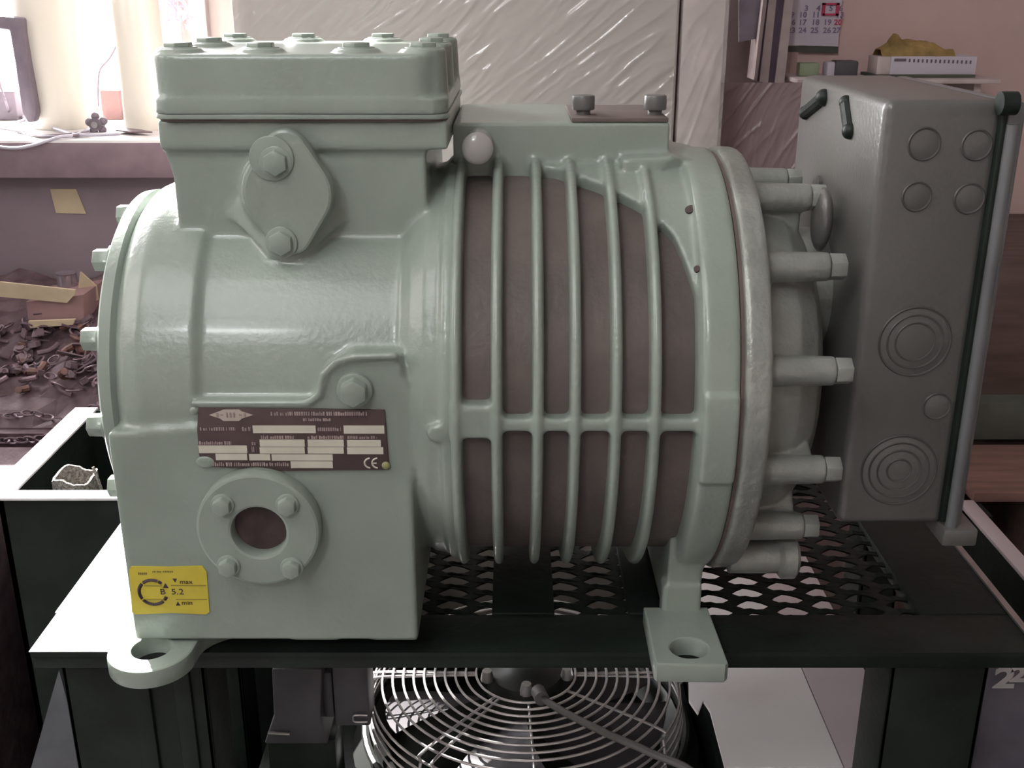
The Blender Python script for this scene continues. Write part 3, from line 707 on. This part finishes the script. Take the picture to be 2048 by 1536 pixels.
# ================================================================== workbench on the left with its things
BT = CZ - .205
wb = thing('workbench', (-1.2, 1.8, 0), 'long workbench with bright top under the window', 'workbench')
MB().box((-2.4, 1.60, BT - .03), (-.36, 2.01, BT)).build('bench_top', 'benchtop', wb, bevel=.002)
MB().box((-2.4, 1.598, BT - .055), (-.36, 1.62, BT - .004)).build('bench_edge', 'benchedge', wb, bevel=.002)
MB().box((-2.4, 1.64, 0), (-.36, 1.66, BT - .03)).build('front_panel', 'violet', wb)
MB().box((-.40, 1.62, 0), (-.36, 2.0, BT - .03)).build('side_panel', 'violet', wb)
q = W(130, 405, 1.639); o = MB().prism([W(100, 378, 1.638), W(152, 378, 1.638), W(172, 428, 1.638), W(112, 426, 1.638)], (0, .002, 0)).build('light_patch', 'card', None)  # patch of bright light drawn as a thin beige sheet
tag(recenter(o), 'small beige sheet painting a light patch on the violet panel under the bench', 'paper')
# electric jug
jx = W(124, 200, 1.76).x
jug = thing('electric_jug', (jx, 1.76, BT), 'tall cream electric jug with dark handle on the bench', 'jug')
MB().lathe([(0, .046), (.004, .049), (.03, .052), (.10, .0575), (.17, .060), (.23, .060), (.24, .055)], (jx, 1.76, BT), 'Z', 40).build('body', 'jug', jug)
MB().lathe([(.24, .054), (.25, .050), (.256, .03), (.258, .008), (.27, .007), (.272, .002)], (jx, 1.76, BT), 'Z', 32).build('lid', 'jug', jug)
def hp(px, py): q = W(px, py, 1.69); return (q.x, q.y, q.z)
MB().prism([hp(-14, 30), hp(46, 36), hp(48, 70), hp(72, 226), hp(68, 244), hp(56, 246), hp(44, 226), hp(30, 130), hp(18, 60), hp(-14, 56)], (0, .02, 0)).build('handle', 'handle', jug, bevel=.003)
MB().prism([hp(-14, 30), hp(-14, 56), hp(-40, 66), hp(-34, 30)], (0, .02, 0)).build('handle_grip', 'handle', jug, bevel=.003)
# canister beside the head
cx = W(292, 200, 1.74).x
cn = thing('canister', (cx, 1.74, BT), 'pale canister half hidden behind the left edge of the cylinder head', 'canister')
MB().lathe([(0, .034), (.003, .036), (.04, .036), (.06, .035), (.195, .035), (.20, .033)], (cx, 1.74, BT), 'Z', 32).build('body', 'jug', cn)
MB().lathe([(.20, .034), (.21, .034), (.212, .03), (.212, .01)], (cx, 1.74, BT), 'Z', 32).build('lid', 'jug', cn)
a, b = W(198, 176, 1.86), W(241, 209, 1.86); o = MB().box((a.x, 1.86, BT), (b.x, 1.93, a.z - .004)).build('small_carton', 'cardred', None, bevel=.002)
tag(recenter(o), 'small pinkish-brown carton on the bench beside the jug', 'box')
a, b = W(-25, 182, 1.85), W(34, 222, 1.85); o = MB().box((a.x, 1.85, BT), (b.x, 1.93, a.z)).build('parts_tray', 'handle', None, bevel=.003)
tag(recenter(o), 'dark shallow parts tray at the left end of the bench', 'tray')
a, b = W(-20, 140, 1.96), W(30, 180, 1.96); o = MB().box((a.x - .1, 1.95, BT), (b.x, 2.0, a.z)).build('storage_box', 'blueish', None, bevel=.004)
tag(recenter(o), 'pale box behind the jug at the left edge of the window', 'box')
kn = thing('hand_wheel', tuple(G(196, 264, BT)), 'small dark lobed hand wheel on the bench edge by the jug foot', 'hand wheel')
kc = Vector(kn.location) + Vector((0, 0, .012)); m_ = MB().cyl(kc + Vector((0, .008, 0)), kc - Vector((0, .008, 0)), .010, n=20)
for k in range(5): m_.ball(kc + Vector((.0115 * math.cos(k * 1.2566 + .4), 0, .0115 * math.sin(k * 1.2566 + .4))), .0062, (1, 1.1, 1), 12)
m_.build('wheel', 'handle', kn)
MB().cyl(kc + Vector((0, -.008, 0)), kc + Vector((0, -.012, 0)), .005, n=12).build('hub', 'steel', kn)
def bt(px, py): q = G(px, py, BT + .004); q.y = max(q.y, 1.605); return q
cabs = [('blue-white cable hanging below the bench edge', 'cablew', [bt(180, 256), bt(150, 270), bt(110, 277), W(60, 292, 1.592), W(20, 296, 1.592), W(-40, 288, 1.592)]),
        ('thin dark cable curling round the foot of the jug', 'handle', [bt(48, 240), bt(20, 252), bt(60, 266), bt(110, 271), bt(176, 264)]),
        ('dark cable along the left end of the bench', 'handle', [bt(-30, 252), bt(40, 262), bt(100, 274), bt(178, 268)]),
        ('black lead hanging at the left edge of the picture above the bench', 'handle', [W(-8, 140, 1.8), W(2, 175, 1.8), W(12, 205, 1.8), bt(20, 232)]),
        ('thin dark lead curving down in front of the window', 'handle', [W(240, 60, 1.9), W(233, 90, 1.9), W(218, 118, 1.9), W(200, 140, 1.9), W(196, 175, 1.9), W(196, 212, 1.9)]),
        ('pale cable lying along the front of the bench', 'cablew', [bt(-20, 226), bt(40, 230), bt(52, 238), bt(120, 260), bt(160, 270), bt(240, 268)])]
for lb, m_, ps in cabs:
    o = MB().tube(ps, .0017 if 'lead' in lb else .0024).build('cable', m_); tag(recenter(o), lb, 'cable')
# folded cloth on bench near the head
o = MB().prism([bt(232, 262), bt(252, 258), bt(285, 262), bt(305, 266), bt(260, 266)], (0, 0, .002)).build('metal_strip', 'junk2', None); tag(recenter(o), 'flat grey offcut on the bench front beside the cylinder head', 'offcut')
# frosted garland / foliage outside the window
fo_ = thing('potted_shrub', (W(352, 40, 2.3).x, 2.35, .9), 'pale sunlit shrub seen through the window beside the frame', 'shrub')
m_ = MB(); random.seed(3)
for k in range(90):
    q = W(random.uniform(327, 383), random.uniform(-40, 48), 2.33) + Vector((0, random.uniform(-.03, .05), 0)); d = Vector((random.uniform(-1, 1), random.uniform(-.3, .3), random.uniform(-1, 1))).normalized(); s2 = d.cross(Vector((0, 1, 0))) * .005
    m_.prism([q, q + d * .01 + s2, q + d * .024, q + d * .01 - s2], (0, .001, 0))
o = m_.build('foliage', mat('pale_leaf', (.20, .11, .15), .7), fo_); o['kind'] = 'stuff'
MB().cyl((fo_.location.x, 2.36, .0), (fo_.location.x, 2.36, 1.05), .012, n=10).build('stem', 'wood', fo_)
a, b = W(250, -60, 2.2), W(302, 32, 2.2); o = MB().box((a.x, 2.2, b.z), (b.x, 2.22, a.z)).build('outdoor_board', mat('pink_board', (.34, .20, .28), .7), None); tag(recenter(o), 'pinkish board outside the window, upper left of the head', 'board')

# ================================================================== scrap heap and cartons below the bench
tbl = thing('scrap_table', (-.85, 1.5, 0), 'low dark table piled with scrap under the workbench', 'table')
MB().box((-1.5, 1.32, .48), (-.36, 1.63, .50)).build('table_top', 'junk', tbl)
for x in (-1.45, -.42):
    for y in (1.36, 1.59): MB().box((x, y, 0), (x + .04, y + .03, .48)).build('leg', 'junk', tbl)
hm = MB(); grid = []
for i in range(40):
    row = []
    for j in range(16):
        x = -1.3 + .92 * i / 39; y = 1.335 + .29 * j / 15
        z = .505 + .13 * (j / 15) ** .8 + .02 * mnoise.noise(Vector((x * 14, y * 14, 0))) + .012 * mnoise.noise(Vector((x * 45, y * 45, 3)))
        if j == 0 : z = .502
        row.append((x, y, z))
    grid.append(row)
o = hm.quadsurf(grid, (0, 0, -.004)).build('scrap_heap', 'junk', None, shade=False); tag(o, 'dark heap of small mixed metal scrap behind the black bin', 'scrap', kind='stuff')
def hz(x, y): 
    v = max(0, (y - 1.335) / .29); return .505 + .13 * v ** .8 + .02 * mnoise.noise(Vector((x * 14, y * 14, 0)))
random.seed(11)
protos = []
def piece(kind):
    if kind == 'pipe_offcut': m_ = MB().tube([(-.02, 0, 0), (0, .004, 0), (.018, -.002, .004)], .0045); mt = 'junk2'
    elif kind == 'elbow_fitting': m_ = MB().tube([(-.016, 0, 0), (0, 0, 0), (.004, .014, 0)], .006); mt = 'junk3'
    elif kind == 'hex_nut': m_ = MB().cyl((0, 0, -.004), (0, 0, .004), .011, n=6).cyl((0, 0, .004), (0, 0, .0065), .007, n=12); mt = 'junk2'
    elif kind == 'flat_bracket': m_ = MB().box((-.02, -.007, -.001), (.02, .007, .001)).box((.018, -.007, -.001), (.02, .007, .014)); mt = 'junk2'
    else: m_ = MB().torus((0, 0, 0), .012, .0018, 'Z', 20, 5); mt = 'junk2'
    return m_.build(kind, mt)
protos = {k: piece(k) for k in ('pipe_offcut', 'elbow_fitting', 'hex_nut', 'flat_bracket', 'steel_ring')}
desc = {'pipe_offcut': 'short bent pipe offcut', 'elbow_fitting': 'small coppery elbow fitting', 'hex_nut': 'small dull hex nut', 'flat_bracket': 'small flat angle bracket', 'steel_ring': 'thin bare steel ring'}
cnt = {k: 0 for k in protos}
for i in range(95):
    k = random.choice(list(protos)); px = random.uniform(-60, 205); py = random.uniform(655, 800)
    r = ray(px, py); Y = 1.36
    while Y < 1.61 and CZ + r.z / r.y * Y > hz(r.x / r.y * Y, Y): Y += .004
    x = r.x / r.y * Y; o = protos[k] if cnt[k] == 0 else protos[k].copy()
    if cnt[k]: C.objects.link(o)
    cnt[k] += 1
    o.location = (x, Y, hz(x, Y) + .009); o.rotation_euler = (random.uniform(-.6, .6), random.uniform(-.6, .6), random.uniform(0, 6.28)); s_ = random.uniform(.6, 1.0); o.scale = (s_, s_, s_)
    tag(o, desc[k] + ' lying loose in the dark scrap heap', 'scrap', desc[k] + 's in the scrap heap')
# chains on the table front edge
for ci, (y0, lb) in enumerate(((1.345, 'dark steel chain lying along the front edge of the scrap heap'), (1.315, 'dark steel chain drooping over the bin behind its left rim'), )):
    ch = thing('chain', (-.7, y0, .51), lb, 'chain')
    base = None
    for k in range(34):
        x = -.92 + .0125 * k; z = hz(x, max(y0, 1.34)) + .004 + .003 * math.sin(k * .9); yy = y0 + .004 * math.sin(k * .5)
        if ci == 1: z = .512 - .02 * math.sin(k / 34 * PI)
        if base is None:
            m_ = MB().torus((0, 0, 0), .0062, .0015, 'Z', 14, 5); o = m_.build('chain_link', 'junk2', None); base = o
        else:
            o = base.copy(); C.objects.link(o)
        o.parent = ch; o.location = Vector((x, yy, z)) - ch.location; o.scale = (1.35, .8, 1); o.rotation_euler = ((PI / 2) * (k % 2) + .3, .15, .2 * math.sin(k))
# cartons and tin
ct = thing('open_carton', (W(110, 620, 1.52).x, 1.52, .60), 'open brown carton with pale flaps on top of the scrap heap', 'carton')
def wp_(px, py, Y): q = W(px, py, Y); return (q.x, q.y, q.z)
MB().prism([wp_(52, 604, 1.50), wp_(166, 590, 1.50), wp_(168, 640, 1.50), wp_(58, 652, 1.50)], (0, .09, 0)).build('body', 'cardred', ct)
MB().prism([wp_(-20, 562, 1.492), wp_(20, 566, 1.492), wp_(150, 580, 1.492), wp_(150, 588, 1.492), wp_(134, 606, 1.492), wp_(50, 598, 1.492), wp_(-20, 592, 1.492)], (0, .004, 0)).build('flap', 'card', ct)
MB().prism([wp_(160, 544, 1.55), wp_(192, 572, 1.55), wp_(196, 600, 1.55), wp_(172, 612, 1.55), wp_(156, 580, 1.55)], (0, .004, 0)).build('flap', 'card', ct)
MB().prism([wp_(56, 643, 1.485), wp_(150, 639, 1.485), wp_(145, 650, 1.485), wp_(60, 656, 1.485)], (0, .006, 0)).build('flap', 'card', ct)
tc_ = W(135, 566, 1.57); tn = thing('tin_can', (tc_.x, 1.57, tc_.z - .02), 'shiny tin standing behind the carton under the bench', 'can')
MB().lathe([(-.02, .014), (-.02, .0145), (.014, .0145), (.0145, .013)], (tc_.x, 1.57, tc_.z), 'Z', 24).build('body', 'shield', tn)
MB().lathe([(.0148, .0148), (.0165, .0150), (.0168, .012)], (tc_.x, 1.57, tc_.z), 'Z', 24).build('rim', 'shield', tn)
# dark things at far lower left
o = MB().box((-.95, 1.02, 0), (-.60, 1.28, .50)).build('storage_crate', 'junk', None, bevel=.006); tag(recenter(o), 'dark brown crate left of the black bin', 'crate')
o = MB().prism([W(62, 1536, .95), W(118, 1340, .95), W(175, 1560, .95), W(60, 1560, .95)], (0, .004, 0)).build('grey_sheet', mat('slate_sheet', (.14, .145, .16), .7), None); tag(recenter(o), 'slate-grey sheet standing beside the left leg of the stand', 'sheet')

# ================================================================== film-wrapped cabinet behind the compressor
PY = 1.30
x0 = W(466, 60, PY).x; x1 = W(1352, 60, PY).x
# cabinet edge leans a little, as the picture shows
ft, fb = W(1361, 0, PY), W(1341, 300, PY)
cab = thing('wrapped_cabinet', (-.05, PY, 0), 'tall pale cabinet wrapped in wrinkled stretch film behind the compressor', 'cabinet')
MB().box((x0, PY, .0), (ft.x, PY + .32, 1.9)).build('body', 'whitebox', cab, bevel=.004)
def film(x0, x1, z0, z1, Y, seed, amp, parent, diag=1.0, NX=120, NZ=110):
    me_v, fcs = [], []
    for i in range(NX):
        for j in range(NZ):
            x = x0 + (x1 - x0) * i / (NX - 1); z = z0 + (z1 - z0) * j / (NZ - 1)
            u = (x * .62 - z * .78 * diag) ; v = (x * .78 + z * .62 * diag)
            w1 = mnoise.noise(Vector((u * 70, v * 7, seed))); w2 = mnoise.noise(Vector((u * 130 + 5 * mnoise.noise(Vector((x * 6, z * 6, seed))), v * 16, seed + 4)))
            e_ = 1 - min(1, abs(w1) * 4.5); e2 = 1 - min(1, abs(w2) * 3.0)
            me_v.append((x, Y - amp * (.9 * e_ ** 2 + .5 * e2 ** 2 + .6 * mnoise.noise(Vector((x * 9, z * 9, seed))) + .4), z))
    for i in range(NX - 1):
        for j in range(NZ - 1):
            a = i * NZ + j; fcs.append((a, a + 1, a + NZ + 1, a + NZ))
    me = bpy.data.meshes.new('stretch_film'); me.from_pydata(me_v, [], fcs)
    return link('stretch_film', me, 'film', parent, True, None, 180)
film(x0 + .002, ft.x - .004, .86, 1.32, PY - .003, 2.0, .0018, cab, 1.0, 300, 220)
x2 = W(1356, 100, PY + .0).x + .002
post = thing('wrapped_post', (x2 + .03, PY + .02, 0), 'pinkish post wrapped in stretch film right of the wrapped cabinet', 'post')
pw = W(1446, 150, PY).x
MB().box((ft.x + .003, PY + .004, 0), (pw, PY + .07, 1.9)).build('body', 'trimc', post, bevel=.004)
film(ft.x + .004, pw + .002, .80, 1.32, PY + .0, 9.0, .0016, post, .25, 60, 200)
# film hanging farther right, behind the flange
o = film(pw + .004, W(1600, 250, 1.45).x, .80, W(1500, 165, 1.45).z, 1.45, 5.0, .0022, post, .6, 90, 90)
o.name = 'loose_film'; o.data.materials[0] = mat('loose_film', (.36, .26, .27), .3, 0, 9, .1)
S_('trim_1', MB().box((.10, 1.95, 0), (.30, 2.02, 2.6)), 'wall')
# ---- frame strips beside the calendar: an ajar door edge
PW = 1.66
def strip(nm, pts, Y, th, m, par): return MB().prism([wp_(a, b, Y) for a, b in pts], (0, th, 0)).build(nm, m, par)
dr = struct(bpy.data.objects.new('door_1', None)); C.objects.link(dr); dr.location = (W(1520, 100, 1.6).x, 1.62, .9)
strip('door_edge', [(1530, -30), (1538, -30), (1514, 162), (1508, 160)], 1.60, .05, 'trimc', dr)
strip('door_gap', [(1538, -30), (1541, -30), (1519, 163), (1514, 162)], 1.605, .045, 'trimd', dr)
strip('door_face', [(1541, -30), (1556, -30), (1536, 168), (1519, 163)], 1.60, .05, 'trimc', dr)
strip('door_dark_strip', [(1556, -30), (1573, -30), (1546, 178), (1534, 174)], 1.605, .045, 'trimd', dr)  # dark violet strip between door face and jamb
strip('door_jamb', [(1573, -30), (1590, -30), (1566, 188), (1547, 184)], 1.60, .05, 'trimc', dr)
o = strip('bluish_sheet', [(1478, -30), (1532, -30), (1520, 76), (1478, 84)], 1.62, .003, 'blueish', None); tag(recenter(o), 'bluish sheet pinned left of the door strips', 'sheet')
S_('wall_inner', MB().box((.10, 1.70, 0), (.42, 1.74, 2.6)), 'trimc')
# ---- calendar
CY = 1.650
cal = thing('wall_calendar', wp_(1630, 90, CY), 'pale lilac wall calendar with red date frame above the terminal box', 'calendar')
strip('sheet', [(1566, -60), (1690, -60), (1676, 93), (1562, 90)], CY, .003, 'paper', cal)
strip('holder', [(1572, 92), (1676, 94), (1676, 106), (1572, 104)], CY + .002, .006, 'greenbox', cal)
rows = [(17, [(1612, '2'), (1638, '3'), (1664, '4'), (1682, '5')]), (30, [(1585, '9'), (1606, '10'), (1632, '11'), (1680, '13')]), (45, [(1583, '16'), (1605, '17'), (1631, '18'), (1655, '19'), (1676, '20')]), (61, [(1583, '23'), (1605, '24'), (1629, '25'), (1654, '26'), (1673, '27')])]
rows[0][1][0] = (1613, '3'); rows[0][1][1] = (1637, '4'); rows[0][1][2] = (1662, '5'); rows[0][1][3] = (1682, '6')
for py, it in rows:
    for px, s_ in it:
        text('date_number', s_, .0105, Vector(wp_(px, py, CY - .0005)), 'red' if px > 1671 and py == 45 else 'lilac', cal, 1.1, bold=.0003)
m_ = MB()
for a in ((1645, 6, 1678, 10), (1645, 27, 1676, 31), (1645, 6, 1649, 31), (1673, 6, 1677, 31)):
    p0, p1 = W(a[0], a[1], CY - .001), W(a[2], a[3], CY - .001); m_.box((p0.x, CY - .0025, p1.z), (p1.x, CY, p0.z))
m_.build('date_frame', 'red', cal, label='red square date marker')
# ---- ledge with things above the terminal box
lg = thing('wall_ledge', wp_(1800, 160, 1.56), 'narrow wall ledge behind the terminal box', 'ledge')
a, b = W(1590, 158, 1.56), W(1992, 168, 1.56); LZ = W(1700, 157, 1.56).z
MB().box((a.x, 1.545, LZ - .006), (b.x, 1.66, LZ)).build('board', 'trimc', lg, bevel=.001)
for xx in (a.x + .02, b.x - .03): MB().box((xx, 1.56, LZ - .05), (xx + .01, 1.66, LZ - .006)).build('bracket', 'trimc', lg)
def onl(x0_, y0_, x1_, Y, d, nm, m_, lb, cat):
    a = W(x0_, y0_, Y); b = W(x1_, y0_, Y); o = MB().box((a.x, Y, LZ), (b.x, Y + d, a.z)).build(nm, m_, None, bevel=.002); return tag(recenter(o), lb, cat)
onl(1600, 126, 1640, 1.60, .02, 'green_block', 'greenthing', 'small green block standing under the calendar', 'block')
gd = thing('small_gadget', wp_(1686, 156, 1.59), 'small slate gadget with a white end cap on the ledge', 'gadget')
a, b = W(1672, 122, 1.59), W(1716, 147, 1.59); MB().box((a.x, 1.59, LZ), (b.x, 1.62, a.z)).build('body', 'gadget', gd, bevel=.003)
a, b = W(1656, 124, 1.59), W(1671, 147, 1.59); MB().box((a.x, 1.592, LZ), (b.x, 1.618, a.z)).build('end_cap', 'paper', gd, bevel=.003)
rp = thing('tick_marked_pad', wp_(1868, 150, 1.58), 'long pale block with a row of small printed marks on the ledge', 'block')
a, b = W(1783, 113, 1.575), W(1950, 152, 1.575); MB().box((a.x, 1.575, LZ + .004), (b.x, 1.63, a.z)).build('body', 'paper', rp, bevel=.001)
m_ = MB()
for k in range(15):
    p0 = W(1818 + k * 8.7, 117.5 + k * .25, 1.575); m_.box((p0.x, 1.5742, p0.z - .0045), (p0.x + .0022, 1.576, p0.z))
p0, p1 = W(1789, 117, 1.575), W(1812, 123, 1.575); m_.box((p0.x, 1.5742, p1.z), (p1.x, 1.576, p0.z)); m_.build('printed_ticks', 'handle', rp, shade=False)
a, b = W(1755, 113, 1.58), W(1782, 150, 1.58); MB().box((a.x, 1.578, LZ + .004), (b.x, 1.62, a.z)).build('end_block', 'trimc', rp, bevel=.001)
a, b = W(1750, 145, 1.57), W(1950, 156, 1.57); MB().box((a.x, 1.57, LZ), (b.x, 1.635, LZ + .0042)).build('base', 'greenbox', rp)
gl = MB(); grid = []
gz = W(1800, 113, 1.6).z
for i in range(26):
    row = []
    for j in range(9):
        u = i / 25; x = W(1757 + 145 * u, 100, 1.60).x; hgt = (.010 + .012 * math.sin(PI * min(1, u * 1.15)) ** .6 + (.012 if .12 < u < .3 else 0) * math.sin((u - .12) / .18 * PI))
        v = j / 8; row.append((x, 1.580 + .045 * v, gz + .0005 + hgt * math.sin(PI * v) ** .5 + .004 * mnoise.noise(Vector((u * 9, v * 5, 2))) * (1 if 0 < j < 8 else 0)))
    grid.append(row)
o = gl.quadsurf(grid, (0, 0, -.001)).build('work_glove', 'glove'); tag(recenter(o), 'crumpled ochre work glove lying on the pale block', 'glove')
